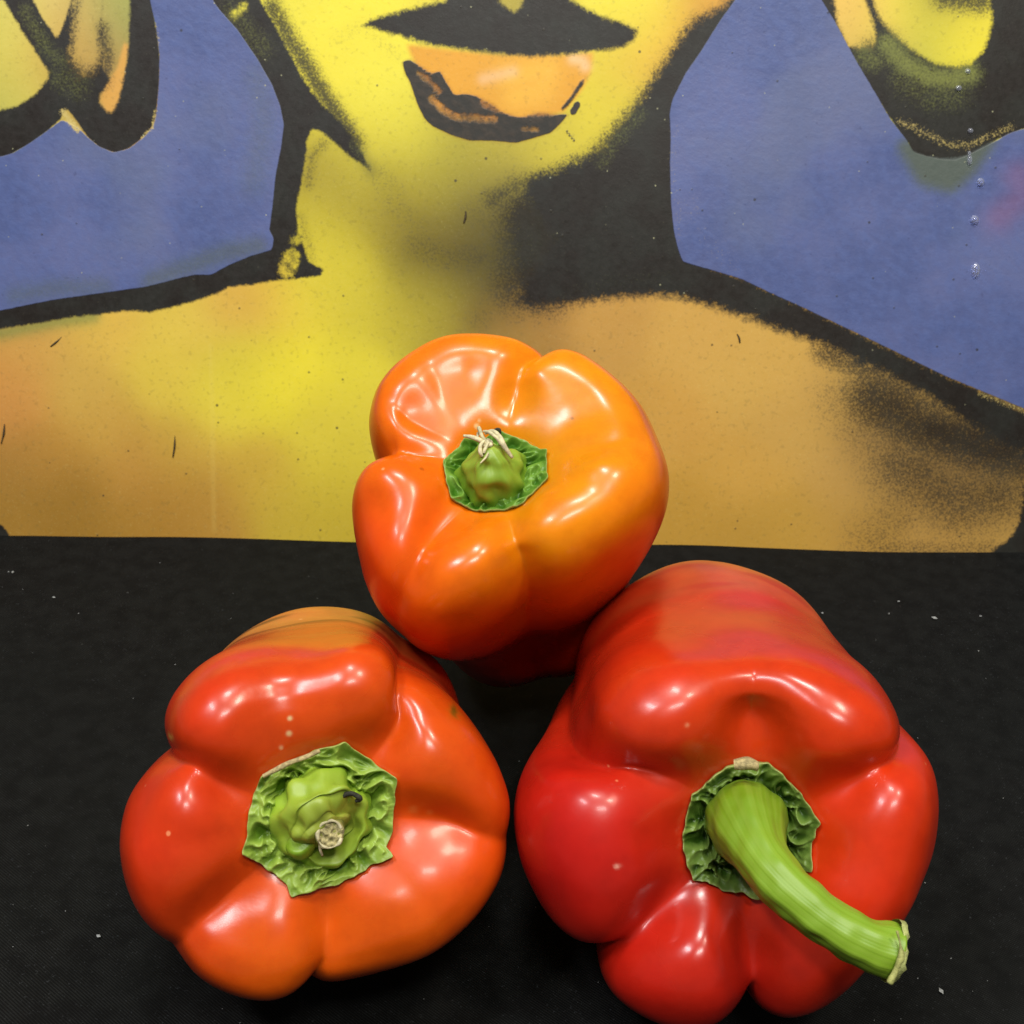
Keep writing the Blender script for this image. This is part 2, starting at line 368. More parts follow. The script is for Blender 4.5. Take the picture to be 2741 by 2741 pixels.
MATS = {}
def build_calyx(root, P, toW, under, outline, scale, centre, mat, seed, amp=.0011, boss=.42, lift=.0009):
    """outline: px offsets traced round the calyx; a crumpled leathery disc with a thin rim"""
    NU, NR = 300, 90
    k = P['dist'] / FPX
    cx, cy = P['calyx']
    o = np.array([((px - cx) * k, -(py - cy) * k) for px, py in outline])
    cen = np.array([(centre[0] - cx) * k, -(centre[1] - cy) * k])
    rel = o - cen
    ang = np.unwrap(np.arctan2(rel[:, 1], rel[:, 0])); rad = np.hypot(*rel.T)
    ph = np.arange(NU) / NU * 2 * math.pi
    # polygon radius in each direction
    R = np.zeros(NU)
    nxt = np.roll(rel, -1, 0)
    for i, p in enumerate(ph):
        d = np.array([math.cos(p), math.sin(p)])
        best = 0
        for A, B in zip(rel, nxt):
            e = B - A; den = d[0] * e[1] - d[1] * e[0]
            if abs(den) < 1e-12: continue
            t = (A[0] * e[1] - A[1] * e[0]) / den; u = (A[0] * d[1] - A[1] * d[0]) / den
            if t > 0 and -1e-6 <= u <= 1 + 1e-6: best = max(best, t)
        R[i] = best
    R = (np.roll(R, 1) + 2 * R + np.roll(R, -1)) / 4
    R = R * (1 + .007 * np.sin(ph * 17 + seed) + .005 * np.sin(ph * 29 + 2))
    v = np.linspace(0, 1, NR) ** .9
    r = v[:, None] * R[None]
    X = cen[0] + r * np.cos(ph); Y = cen[1] + r * np.sin(ph)
    pr = np.hypot(X, Y); pp = np.arctan2(Y, X)
    base = under(pp, pr)
    n1 = Noise(seed, 22); n2 = Noise(seed + 1, 22); n3 = Noise(seed + 2, 24)
    Q = np.stack([X, Y, X * 0], -1) / .0095
    wq = np.stack([n1(Q * .9), n2(Q * .9 + 3), n1(Q * 1.1 + 7)], -1) * .42
    A = n3(Q * 1.0 + wq); B = n2(Q * 2.3 + wq * 1.6)
    ridge = 1 - 2.2 * np.abs(A); ridge2 = 1 - 2.2 * np.abs(B)
    radial = np.cos(ph[None] * 8 + 1.4 * n1(Q * .6)) * .22
    vv = v[:, None]
    env = ssm(.15, .45, vv) * (1 - .85 * ssm(.72, 1.0, vv)) + .10
    h = (ridge * .66 + ridge2 * .38 + radial) * amp * env
    h = h + amp * .7 * (1 - ssm(.35, .92, vv))
    valley = -np.exp(-((vv - boss - .06) / .055) ** 2) * amp * .35
    rimup = ssm(.9, 1, vv) * .0002
    Z = base + np.maximum(lift + h + valley, .0006) + rimup - np.exp(-((1 - vv) / .05)) * .0002
    top = np.stack([X, Y, Z], -1)
    # closed underside
    und = top[-1:].copy(); und[..., 2] -= .0016; und2 = top[[NR // 2]].copy(); und2[..., 2] -= .003
    L = np.concatenate([top, und, und2])
    crease = np.concatenate([np.clip(.5 + (ridge * .5 + ridge2 * .25) * (.3 + .7 * env) + valley / amp * .5, -.2, 1.4), np.full((2, NU), .5)])
    rim = np.concatenate([np.exp(-((1 - vv) / .028)) * np.ones((1, NU)), np.ones((2, NU))])
    return mesh_obj('calyx', toW(L).reshape(-1, 3), grid_faces(NU, NR + 2)[:, ::-1], mat, root,
                    attrs={'crease': crease, 'rim': rim})

def tube(name, pts, rads, mat, parent, nu=64, sub=14, lump=0., ridges=0, ridge_amp=0., seed=1, col=None, cap=True, ellip=None, closed_tip=False):
    pts = np.array(pts, float); rads = np.array(rads, float); n = len(pts)
    ex = np.concatenate([[2 * pts[0] - pts[1]], pts, [2 * pts[-1] - pts[-2]]]); er = np.concatenate([[rads[0]], rads, [rads[-1]]])
    C = []; R = []; T = []
    for k in range(n - 1):
        for t in np.arange(sub) / sub:
            f = lambda q: .5 * ((2*q[k+1]) + (-q[k]+q[k+2])*t + (2*q[k]-5*q[k+1]+4*q[k+2]-q[k+3])*t*t + (-q[k]+3*q[k+1]-3*q[k+2]+q[k+3])*t**3)
            C.append(f(ex)); R.append(f(er)); T.append((k + t) / (n - 1))
    C.append(pts[-1]); R.append(rads[-1]); T.append(1.)
    C = np.array(C); R = np.array(R); T = np.array(T)
    tg = np.gradient(C, axis=0); tg /= np.linalg.norm(tg, axis=1)[:, None]
    u = np.cross(tg[0], [0, 0, 1.]); u = u / np.linalg.norm(u) if np.linalg.norm(u) > 1e-3 else np.array([1., 0, 0])
    ph = np.arange(nu) / nu * 2 * math.pi
    nz = Noise(seed, 16); rings = []; fib = []
    for i in range(len(C)):
        u = u - tg[i] * (u @ tg[i]); u /= np.linalg.norm(u); vv = np.cross(tg[i], u)
        d = np.cos(ph)[:, None] * u + np.sin(ph)[:, None] * vv
        rr = R[i] * (1 + ridge_amp * np.cos(ridges * ph + .6 * T[i]) + ridge_amp * .5 * np.cos((ridges * 2 + 1) * ph + 1))
        P3 = C[i] + d * rr[:, None]
        if lump: P3 = P3 + d * (nz(P3 / .006) * lump)[:, None]
        rings.append(P3); fib.append(.5 + .35 * np.sin(ph * 23 + 2 * np.sin(ph * 3)) + .25 * np.sin(ph * 51 + T[i]))
    V = np.concatenate(rings); nr = len(rings); fib = np.concatenate(fib)
    F = grid_faces(nu, nr).tolist()
    cc = None
    if cap:
        V = np.concatenate([V, [C[-1]]]); ci = len(V) - 1
        F += [[(nr - 1) * nu + i, (nr - 1) * nu + (i + 1) % nu, ci] for i in range(nu)]; fib = np.append(fib, .5)
    tt = np.repeat(T, nu);  tt = np.append(tt, 1.) if cap else tt
    if col is None: col = lambda t, V: np.tile(lin((120, 140, 20)), (len(t), 1))
    return mesh_obj(name, V, F, mat, parent, cols=col(tt, V), attrs={'fibre': fib})

def disc(name, c, nrm, u, ru, rv, mat, parent, nu=40, nr=8, seed=5, amp=.0003, dish=.0):
    nrm = np.array(nrm) / np.linalg.norm(nrm); u = np.array(u) - nrm * (np.array(u) @ nrm); u /= np.linalg.norm(u); v = np.cross(nrm, u)
    ph = np.arange(nu) / nu * 2 * math.pi; nz = Noise(seed, 12)
    V = []
    for j in range(nr):
        q = (j + .02) / (nr - 1)
        q = min(q, 1.)
        e = 1 + .07 * np.sin(3 * ph + seed) + .05 * np.sin(5 * ph)
        P = c + np.cos(ph)[:, None] * u * ru * q * e[:, None] + np.sin(ph)[:, None] * v * rv * q * e[:, None]
        P = P + nrm * (nz(P / .0016) * amp - dish * (1 - q) ** 2)[:, None]; V.append(P)
    low = V[-1] - nrm * .0012; V.append(low)
    return mesh_obj(name, np.concatenate(V), grid_faces(nu, nr + 1), mat, parent)

def c9(p): return [(1150 + x * 350 / 1932, 1080 + y * 350 / 1932) for x, y in p]
def c10(p): return [(640 + x * 440 / 1848, 1960 + y * 440 / 1848) for x, y in p]
def c11(p): return [(1800 + x * 660 / 1932, 2000 + y * 660 / 1932) for x, y in p]

g_cal = mat_calyx('calyx_dark_green', (50, 98, 12), (112, 152, 56))
g_cal2 = mat_calyx('calyx_light_green', (74, 108, 16), (146, 172, 70))
g_cal3 = mat_calyx('calyx_deep_green', (42, 72, 10), (106, 132, 56))
g_stem = mat_stem('stem_green', (170, 192, 90), (112, 148, 34))
m_cut = mat_plain('stem_cut', (196, 184, 128), .8, 900, .35)
m_dry = mat_plain('dry_fibre', (222, 212, 168), .75, 500, .6)
m_dark = mat_plain('withered_tip', (52, 52, 40), .85, 900, .5)
m_scar = mat_plain('corky_edge', (190, 172, 120), .8, 900, .5)

GRP = 'bell peppers stacked on the black cloth'
# ---- orange pepper on top
root, toW, under, rho, fr = build_pepper('top', 'bell_pepper', 'orange bell pepper behind and above the two red ones, stem stub with dry fibres', GRP)
PT = PEPPERS['top']; org, x, y, a = fr
out = c9([(1030, 225), (1130, 290), (1350, 375), (1560, 530), (1640, 600), (1735, 615), (1725, 760), (1730, 950), (1750, 1100), (1700, 1170), (1560, 1340), (1380, 1560), (1200, 1600), (960, 1625), (720, 1605), (520, 1520), (330, 1430), (280, 1250), (230, 1050), (185, 800), (300, 670), (420, 500), (485, 380), (640, 380), (860, 300)])
build_calyx(root, PT, toW, under, out, 1, c9([(950, 950)])[0], g_cal, 301, amp=.0019, boss=.46, lift=.0015)
def L2W(px, py, h, P=PT, tw=None):
    k = P['dist'] / FPX
    q = np.array([(px - P['calyx'][0]) * k, -(py - P['calyx'][1]) * k, h]); return q
def stem_col(lo, hi):
    lo, hi = lin(lo), lin(hi)
    return lambda t, V: lo * (1 - t[:, None]) + hi * t[:, None]
pth = [toW(L2W(*c9([q])[0], h)) for q, h in (((930, 1010), -.004), ((930, 1000), .0005), ((920, 970), .0030), ((900, 890), .0052), ((870, 810), .0068))]
tube('stem', pth, [.0086, .0074, .0060, .0040, .0020], g_stem, root, lump=.0009, ridges=5, ridge_amp=.06, seed=12, col=stem_col((122, 158, 34), (144, 166, 56)))
def fibre(pts, hs, rad, mat=m_dry, P=PT, tw=toW, cz=c9, name='dry_fibre'):
    p = [tw(L2W(*cz([q])[0], h, P)) for q, h in zip(pts, hs)]
    n = len(p); r = [rad * (.5 + .5 * math.sin(math.pi * (i + .6) / (n + .2))) for i in range(n)]
    return tube(name, p, r, mat, root, nu=8, sub=6, lump=rad * .25, seed=int(abs(pts[0][0])))
fibre([(860, 790), (760, 740), (640, 710), (530, 680)], [.0070, .0082, .0088, .0085], .00055)
fibre([(880, 770), (800, 680), (760, 590), (745, 555)], [.0072, .0080, .0088, .0092], .00060)
fibre([(840, 640), (960, 630), (1060, 720), (1120, 850), (1240, 980)], [.0086, .0092, .0090, .0084, .0066], .00060)
fibre([(820, 620), (900, 660), (1010, 740), (1080, 830)], [.0088, .0096, .0094, .0086], .00050)
fibre([(830, 760), (780, 850), (780, 950), (810, 1000)], [.0084, .0088, .0086, .0080], .00050)
fibre([(900, 800), (850, 900), (830, 960)], [.0088, .0088, .0084], .00040)
fibre([(900, 960), (860, 1030), (780, 1110)], [.0086, .0084, .0080], .00028)
fibre([(860, 720), (740, 700), (735, 600)], [.0070, .0074, .0076], .00035)
fibre([(920, 540), (980, 515), (1040, 520), (1050, 580)], [.0050, .0060, .0062, .0050], .0005, m_dark)
disc('stem_cut_end', toW(L2W(*c9([(880, 780)])[0], .0080)), a, x, .0013, .0011, m_dry, root, nu=20, nr=5, seed=3, amp=.0004)

# ---- red pepper at left
root, toW, under, rho, fr = build_pepper('left', 'bell_pepper', 'red bell pepper with short cut stem stub and wide light green calyx, at left', GRP)
PL = PEPPERS['left']; org, x, y, a = fr
out = c10([(1170, 125), (1240, 170), (1330, 240), (1560, 400), (1660, 480), (1770, 540), (1755, 760), (1750, 1000), (1735, 1150), (1720, 1250), (1650, 1345), (1745, 1385), (1735, 1430), (1640, 1470), (1500, 1530), (1280, 1660), (1080, 1745), (930, 1765), (800, 1790), (690, 1820), (610, 1840), (590, 1790), (560, 1700), (400, 1570), (260, 1460), (160, 1400), (60, 1330), (90, 1240), (110, 1100), (130, 850), (190, 680), (250, 480), (500, 365), (700, 280), (900, 195), (1040, 165)])
build_calyx(root, PL, toW, under, out, 1, c10([(940, 980)])[0], g_cal2, 407, amp=.0023, boss=.46, lift=.0015)
def PW(cz, q, h, P, tw): return tw(L2W(*cz([q])[0], h, P))
pth = [PW(c10, q, h, PL, toW) for q, h in (((930, 980), -.004), ((935, 985), .0006), ((945, 1005), .0018), ((970, 1045), .0026), ((995, 1075), .0032))]
tube('stem', pth, [.0108, .0094, .0074, .0050, .0038], g_stem, root, lump=.0012, ridges=4, ridge_amp=.035, seed=31, col=stem_col((142, 176, 44), (150, 150, 60)))
c = PW(c10, (1000, 1085), .0064, PL, toW)
pth = [PW(c10, (998, 1080), h, PL, toW) for h in (.0026, .0042, .0050)]
st = tube('stem_stub', pth, [.0036, .0032, .0031], g_stem, root, nu=32, lump=.0002, seed=5, col=stem_col((92, 92, 40), (150, 140, 84)))
disc('stem_cut_end', PW(c10, (1000, 1082), .0053, PL, toW), a, x, .0028, .0031, m_cut, root, nu=40, nr=9, seed=8, amp=.0005)
# raised pale ring of the cut
rp = [PW(c10, (1000 + 135 * math.cos(t), 1085 + 150 * math.sin(t)), .0055 + .0002 * math.sin(3 * t), PL, toW) for t in np.linspace(.3, 5.9, 14)]
tube('cut_ring', rp, [.0003 + .00012 * math.sin(i * 2.1) for i in range(14)], m_dry, root, nu=8, sub=5, lump=.0002, seed=4)
fibre([(890, 1180), (900, 1260), (930, 1340)], [.0052, .0044, .0034], .0003, m_dry, PL, toW, c10)
fibre([(1070, 760), (1150, 680), (1240, 660), (1330, 720), (1290, 750)], [.0034, .0040, .0044, .0040, .0034], .0008, m_dark, PL, toW, c10, 'withered_tip')
fibre([(280, 470), (420, 390), (560, 320), (740, 260), (890, 200)], [.0012, .0022, .0024, .0024, .0018], .0006, m_scar, PL, toW, c10, 'corky_edge')
bumpc = [PW(c10, q, h, PL, toW) for q, h in (((700, 1260), -.001), ((680, 1230), .0010), ((665, 1200), .0020), ((660, 1190), .0025))]
tube('stem_bud', bumpc, [.0030, .0030, .0020, .0004], g_stem, root, nu=32, lump=.0004, seed=9, col=stem_col((110, 146, 20), (126, 158, 40)))

# ---- red pepper at right with the long stem
root, toW, under, rho, fr = build_pepper('right', 'bell_pepper', 'larger red bell pepper with a long curved green stem pointing to lower right', GRP)
PR = PEPPERS['right']; org, x, y, a = fr
out = c11([(560, 160), (660, 155), (755, 148), (870, 240), (1010, 380), (1060, 450), (1110, 530), (1158, 580), (1130, 610), (1110, 650), (1085, 780), (1080, 945), (1000, 955), (930, 1020), (850, 1150), (760, 1180), (690, 1215), (560, 1165), (400, 1150), (290, 1080), (175, 1078), (130, 950), (90, 830), (90, 700), (120, 560), (150, 410), (200, 390), (280, 300), (420, 190)])
build_calyx(root, PR, toW, under, out, 1, c11([(610, 670)])[0], g_cal3, 511, amp=.0019, boss=.46, lift=.0015)
dd = PR['dist']
pth = [at(*c11([q])[0], d) for q, d in (((590, 600), dd + .006), ((580, 590), dd), ((610, 680), dd - .006), ((690, 850), dd - .0125), ((830, 1040), dd - .018), ((1050, 1240), dd - .0215), ((1300, 1420), dd - .0235), ((1540, 1545), dd - .0245), ((1735, 1605), dd - .0245))]
tube('stem', pth, [.0088, .0086, .0075, .0057, .0051, .0048, .0047, .0049, .0054], g_stem, root, nu=96, sub=16, lump=.00025, ridges=5, ridge_amp=.024, seed=77, cap=True,
     col=lambda t, V: lin((98, 128, 8)) * (1 - ssm(.1, .5, t)[:, None]) + lin((124, 158, 36)) * ssm(.1, .5, t)[:, None])
tdir = pth[-1] - pth[-2]; tdir /= np.linalg.norm(tdir)
disc('stem_cut_end', pth[-1] + tdir * .0004, tdir, c_u, .0060, .0060, mat_plain('fresh_cut', (190, 196, 120), .6, 900, .6), root, nu=48, nr=8, seed=2, amp=.0003, dish=.0005)
dl = dd - .0265
fl = [at(*c11([q])[0], dl - .004) for q in ((1760, 1440), (1785, 1560), (1790, 1650), (1745, 1760), (1700, 1850))]
tube('stem_flap', fl, [.0002, .0004, .0006, .0006, .0002], mat_plain('stem_bark', (176, 178, 104), .7, 700, .6), root, nu=10, sub=8, lump=.0003, seed=14)
fibre([(470, 115), (560, 105), (650, 115)], [.0030, .0032, .0030], .0014, m_scar, PR, toW, c11, 'corky_edge')

# ------------------------------------------------------------------ painted board (leans back behind the peppers)
LEAN = math.radians(22)
seam = ray(1370, 1447); BY = CAM_H / -seam[2] * seam[1]
b_o = np.array([0, BY, 0.0]); b_x = np.array([1., 0, 0]); b_y = np.array([0, math.sin(LEAN), math.cos(LEAN)]); b_n = np.cross(b_x, b_y)
def on_board(P):
    P = np.asarray(P, float); d = c_f + np.outer((P[:, 0] - HALF) / FPX, c_r) + np.outer((HALF - P[:, 1]) / FPX, c_u)
    t = ((b_o - cam_pos) @ b_n) / (d @ b_n); Q = cam_pos + d * t[:, None] - b_o
    return np.stack([Q @ b_x, Q @ b_y], -1) * 1000       # millimetres on the board
K = 2741 / 1932
D_ = lambda p: [(x * K, y * K) for x, y in p]
C1 = lambda p: [(x * 950 / 1932, y * 950 / 1932) for x, y in p]
C2 = lambda p: [(900 + x * 950 / 1932, y * 950 / 1932) for x, y in p]
C3 = lambda p: [(1791 + x * 950 / 1932, y * 950 / 1932) for x, y in p]
C4 = lambda p: [(x * 1000 / 1932, 700 + y * 1000 / 1932) for x, y in p]
C5 = lambda p: [(1741 + x * 1000 / 1932, 700 + y * 1000 / 1932) for x, y in p]
BW, BH, ST = 270, 262, 0.9
gx = np.arange(-BW, BW + ST, ST); gy = np.arange(-2.0, BH, ST)
GX, GY = np.meshgrid(gx, gy); BP = np.stack([GX.ravel(), GY.ravel()], -1)
def sdf(poly):
    P = on_board(poly)
    # round the corners of the traced outline a little
    Q = []
    for i in range(len(P)):
        A, B, Cc = P[i - 1], P[i], P[(i + 1) % len(P)]
        la = min(np.linalg.norm(A - B) * .35, 4); lb = min(np.linalg.norm(Cc - B) * .35, 4)
        Q.append(B + (A - B) / (np.linalg.norm(A - B) + 1e-9) * la * .6); Q.append((B * 2 + (B + (A-B)*.12) + (B + (Cc-B)*.12)) / 4); Q.append(B + (Cc - B) / (np.linalg.norm(Cc - B) + 1e-9) * lb * .6)
    P = np.array(Q); d = np.full(len(BP), 1e9); ins = np.zeros(len(BP), bool)
    for A, B in zip(P, np.roll(P, -1, 0)):
        e = B - A; L2 = e @ e
        if L2 < 1e-12: continue
        t = np.clip(((BP - A) @ e) / L2, 0, 1); d = np.minimum(d, np.hypot(*(BP - A - t[:, None] * e).T))
        c = (A[1] > BP[:, 1]) != (B[1] > BP[:, 1])
        if c.any(): xi = A[0] + (BP[:, 1] - A[1]) / (B[1] - A[1] + 1e-12) * e[0]; ins ^= c & (BP[:, 0] < xi)
    return np.where(ins, d, -d)
def line_d(pts):
    P = on_board(pts); d = np.full(len(BP), 1e9)
    for A, B in zip(P[:-1], P[1:]):
        e = B - A; t = np.clip(((BP - A) @ e) / (e @ e), 0, 1); d = np.minimum(d, np.hypot(*(BP - A - t[:, None] * e).T))
    return d
def al(poly, soft): return np.clip(sdf(poly) / soft, -3, 3)

blueL = C1([(815, -260), (815, 0), (850, 150), (868, 300), (865, 450), (850, 620), (835, 680), (790, 740), (700, 810), (620, 832), (540, 800), (480, 750), (430, 700), (370, 665), (335, 655), (250, 720), (150, 790), (60, 840), (0, 855), (-300, 900), (-1400, 1000), (-1400, 1950), (-300, 1760), (0, 1690), (150, 1660), (300, 1630), (520, 1600), (800, 1560), (960, 1518), (1060, 1495), (1150, 1496), (1240, 1445), (1360, 1395), (1480, 1360), (1490, 1300), (1465, 1250), (1480, 1150), (1500, 950), (1530, 800), (1545, 680), (1525, 580), (1480, 460), (1400, 320), (1290, 160), (1200, 60), (1155, 0), (1090, -260)])
blueR = C3([(510, -260), (360, 0), (280, 110), (180, 270), (90, 400), (20, 540), (3, 620), (10, 750), (5, 900), (10, 1100), (25, 1250), (50, 1360), (75, 1425), (200, 1460), (400, 1520), (520, 1580), (700, 1660), (900, 1755), (1100, 1850), (1270, 1932), (1500, 2045), (1950, 2230), (3000, 2700), (3000, 500), (1932, 700), (1850, 728), (1720, 800), (1620, 850), (1560, 872), (1480, 868), (1400, 850), (1350, 835), (1330, 825), (1300, 770), (1200, 640), (1120, 500), (1030, 350), (960, 220), (900, 110), (830, 0), (700, -260)])
blackL = C1([(1090, -260), (1100, 0), (1290, 300), (1400, 560), (1450, 800), (1400, 1150), (1380, 1350), (900, 1480), (500, 1560), (-300, 1730), (-1400, 1900), (-1400, 2000), (-300, 1850), (0, 1790), (200, 1762), (400, 1725), (560, 1710), (700, 1690), (820, 1700), (950, 1670), (1050, 1640), (1180, 1600), (1250, 1560), (1400, 1545), (1480, 1530), (1600, 1520), (1740, 1500), (1765, 1465), (1680, 1430), (1660, 1350), (1620, 1250), (1612, 1130), (1640, 1000), (1660, 880), (1672, 760), (1700, 700), (1760, 720), (1830, 785), (1930, 870), (2020, 930), (1980, 850), (1910, 740), (1830, 640), (1740, 560), (1650, 430), (1560, 260), (1490, 130), (1415, 0), (1320, -260)])
blackR = C2([(2300, -260), (2130, 0), (1932, 130), (1890, 180), (1840, 260), (1750, 400), (1680, 500), (1600, 600), (1520, 700), (1450, 790), (1350, 860), (1200, 920), (1050, 965), (1020, 1030), (1090, 1150), (1180, 1290), (1130, 1420), (1020, 1560), (1000, 1668), (1200, 1660), (1400, 1640), (1560, 1620), (1740, 1612), (1860, 1622)]) + \
    C5([(200, 207), (320, 237), (500, 292), (650, 352), (800, 402), (950, 462), (1100, 532), (1250, 602), (1400, 680), (1600, 810), (1750, 900), (1932, 1000), (2600, 1300), (2600, 1000), (1932, 760), (1500, 560), (1000, 320), (600, 120), (280, 0)]) + \
    C3([(160, 1415), (120, 1370), (90, 1200), (70, 900), (60, 600), (180, 400), (330, 150), (560, -260)])
lipU = C2([(140, 135), (230, 90), (350, 60), (480, 30), (600, 0), (600, -200), (880, -200), (885, 0), (930, 42), (965, 68), (1000, 42), (1022, 0), (1030, -200), (1240, -200), (1270, 0), (1350, 40), (1430, 82), (1500, 110), (1590, 132), (1640, 170), (1620, 220), (1560, 258), (1450, 272), (1300, 290), (1100, 305), (900, 297), (700, 272), (550, 250), (400, 210), (260, 172)])
lipL = C2([(360, 335), (375, 400), (400, 440), (440, 560), (480, 645), (530, 690), (620, 732), (720, 765), (850, 765), (980, 777), (1080, 750), (1170, 722), (1220, 672), (1262, 622), (1200, 622), (1100, 612), (1000, 640), (900, 610), (860, 572), (760, 522), (700, 512), (640, 518), (600, 450), (565, 388), (520, 400), (440, 350), (400, 325)])
flick = C2([(1222, 592), (1262, 540), (1300, 488), (1328, 440), (1356, 430), (1342, 462), (1300, 524), (1262, 578), (1230, 602)])
lipflesh = C2([(380, 240), (560, 262), (900, 300), (1200, 300), (1400, 285), (1385, 400), (1330, 500), (1240, 610), (1000, 660), (640, 620), (450, 400)])
loops = C1([(-1400, -260), (810, -260), (820, 0), (850, 150), (868, 300), (865, 450), (850, 620), (835, 680), (790, 740), (700, 810), (620, 832), (540, 800), (480, 750), (420, 660), (365, 590), (330, 650), (250, 722), (150, 792), (60, 842), (0, 857), (-300, 902), (-1400, 1010)])
holeA = C1([(-500, -260), (-80, -200), (20, 0), (120, 170), (200, 290), (265, 385), (262, 430), (200, 510), (100, 578), (0, 600), (-200, 620), (-500, 500)])
holeB = C1([(60, -260), (180, 0), (240, 110), (310, 212), (350, 130), (388, 0), (430, -260)])
holeC = C1([(400, -260), (405, 0), (395, 200), (380, 330), (420, 420), (510, 410), (545, 300), (565, 100), (580, 0), (590, -260)])
holeD = C1([(560, -260), (560, 0), (555, 200), (560, 380), (600, 430), (545, 520), (543, 560), (580, 612), (615, 610), (640, 560), (680, 400), (700, 230), (706, 0), (690, -260)])
orangeD = C1([(675, 230), (640, 370), (570, 470), (545, 540), (580, 612), (618, 612), (650, 540), (680, 430), (700, 250)])
earr = C3([(700, -260), (820, 0), (1000, 330), (1200, 640), (1330, 825), (1400, 850), (1500, 862), (1610, 850), (1720, 790), (1932, 700), (3000, 500), (3000, -260)])
holeE = C3([(860, -260), (898, 0), (920, 120), (975, 250), (1050, 262), (1110, 262), (1130, 200), (1105, 100), (1065, 0), (1030, -260)])
holeF = C3([(1050, -260), (1110, 0), (1150, 100), (1220, 190), (1330, 275), (1450, 345), (1560, 370), (1640, 352), (1700, 295), (1740, 200), (1757, 80), (1740, 0), (1700, -260)])
cornL = C4([(-1500, 1280), (0, 1350), (45, 1405), (45, 1500), (-1500, 1500)])
cornR = C5([(1740, 1520), (1780, 1490), (1860, 1430), (1900, 1370), (1925, 1270), (1932, 1150), (2400, 900), (3200, 900), (3200, 1700), (1700, 1700)])

blk = np.maximum.reduce([al(blackL, .7), al(blackR, 2.6), al(lipU, 1.3), al(cornL, .5), al(cornR, 1.0)])
ring = np.minimum.reduce([al(loops, .35), -al(holeA, .8), -al(holeB, .6), -al(holeC, 2.2), -al(holeD, .8)])
ear = np.minimum.reduce([al(earr, .6), -al(holeE, 1.3), -al(holeF, 1.2)])
blk = np.maximum.reduce([blk, ring, ear])
# worn gaps where yellow shows through the brushed outline
for q, rr in ((C1([(1590, 1400), (1560, 1470)]), 2.6), (C1([(1640, 1290), (1600, 1310)]), 1.2), (C1([(1330, 35), (1270, 80)]), .9)):
    blk = np.minimum(blk, np.clip((line_d(q) - rr) / 1.6, -.12, 3))
blu = np.maximum(al(blueL, .35), al(blueR, .35))
lip = np.maximum(al(lipL, .35), al(flick, .8))
for q, rr in ((C2([(520, 535), (580, 600), (660, 640), (720, 640), (860, 650)]), 1.1), (C2([(800, 560), (880, 590), (1000, 618), (1180, 610)]), 1.1), (C2([(450, 400), (520, 450), (560, 500)]), .8), (C2([(1020, 700), (1100, 705)]), .5)):
    lip = np.minimum(lip, np.clip((line_d(q) - rr) / 1.6, -.15, 3))
lip = np.maximum(lip, np.maximum(np.clip((1.2 - line_d(C2([(1312, 570), (1290, 608)]))) / .4, -3, 3), np.clip((.5 - line_d(C2([(1255, 715), (1270, 735), (1295, 765)]))) / .4, -3, 3)))

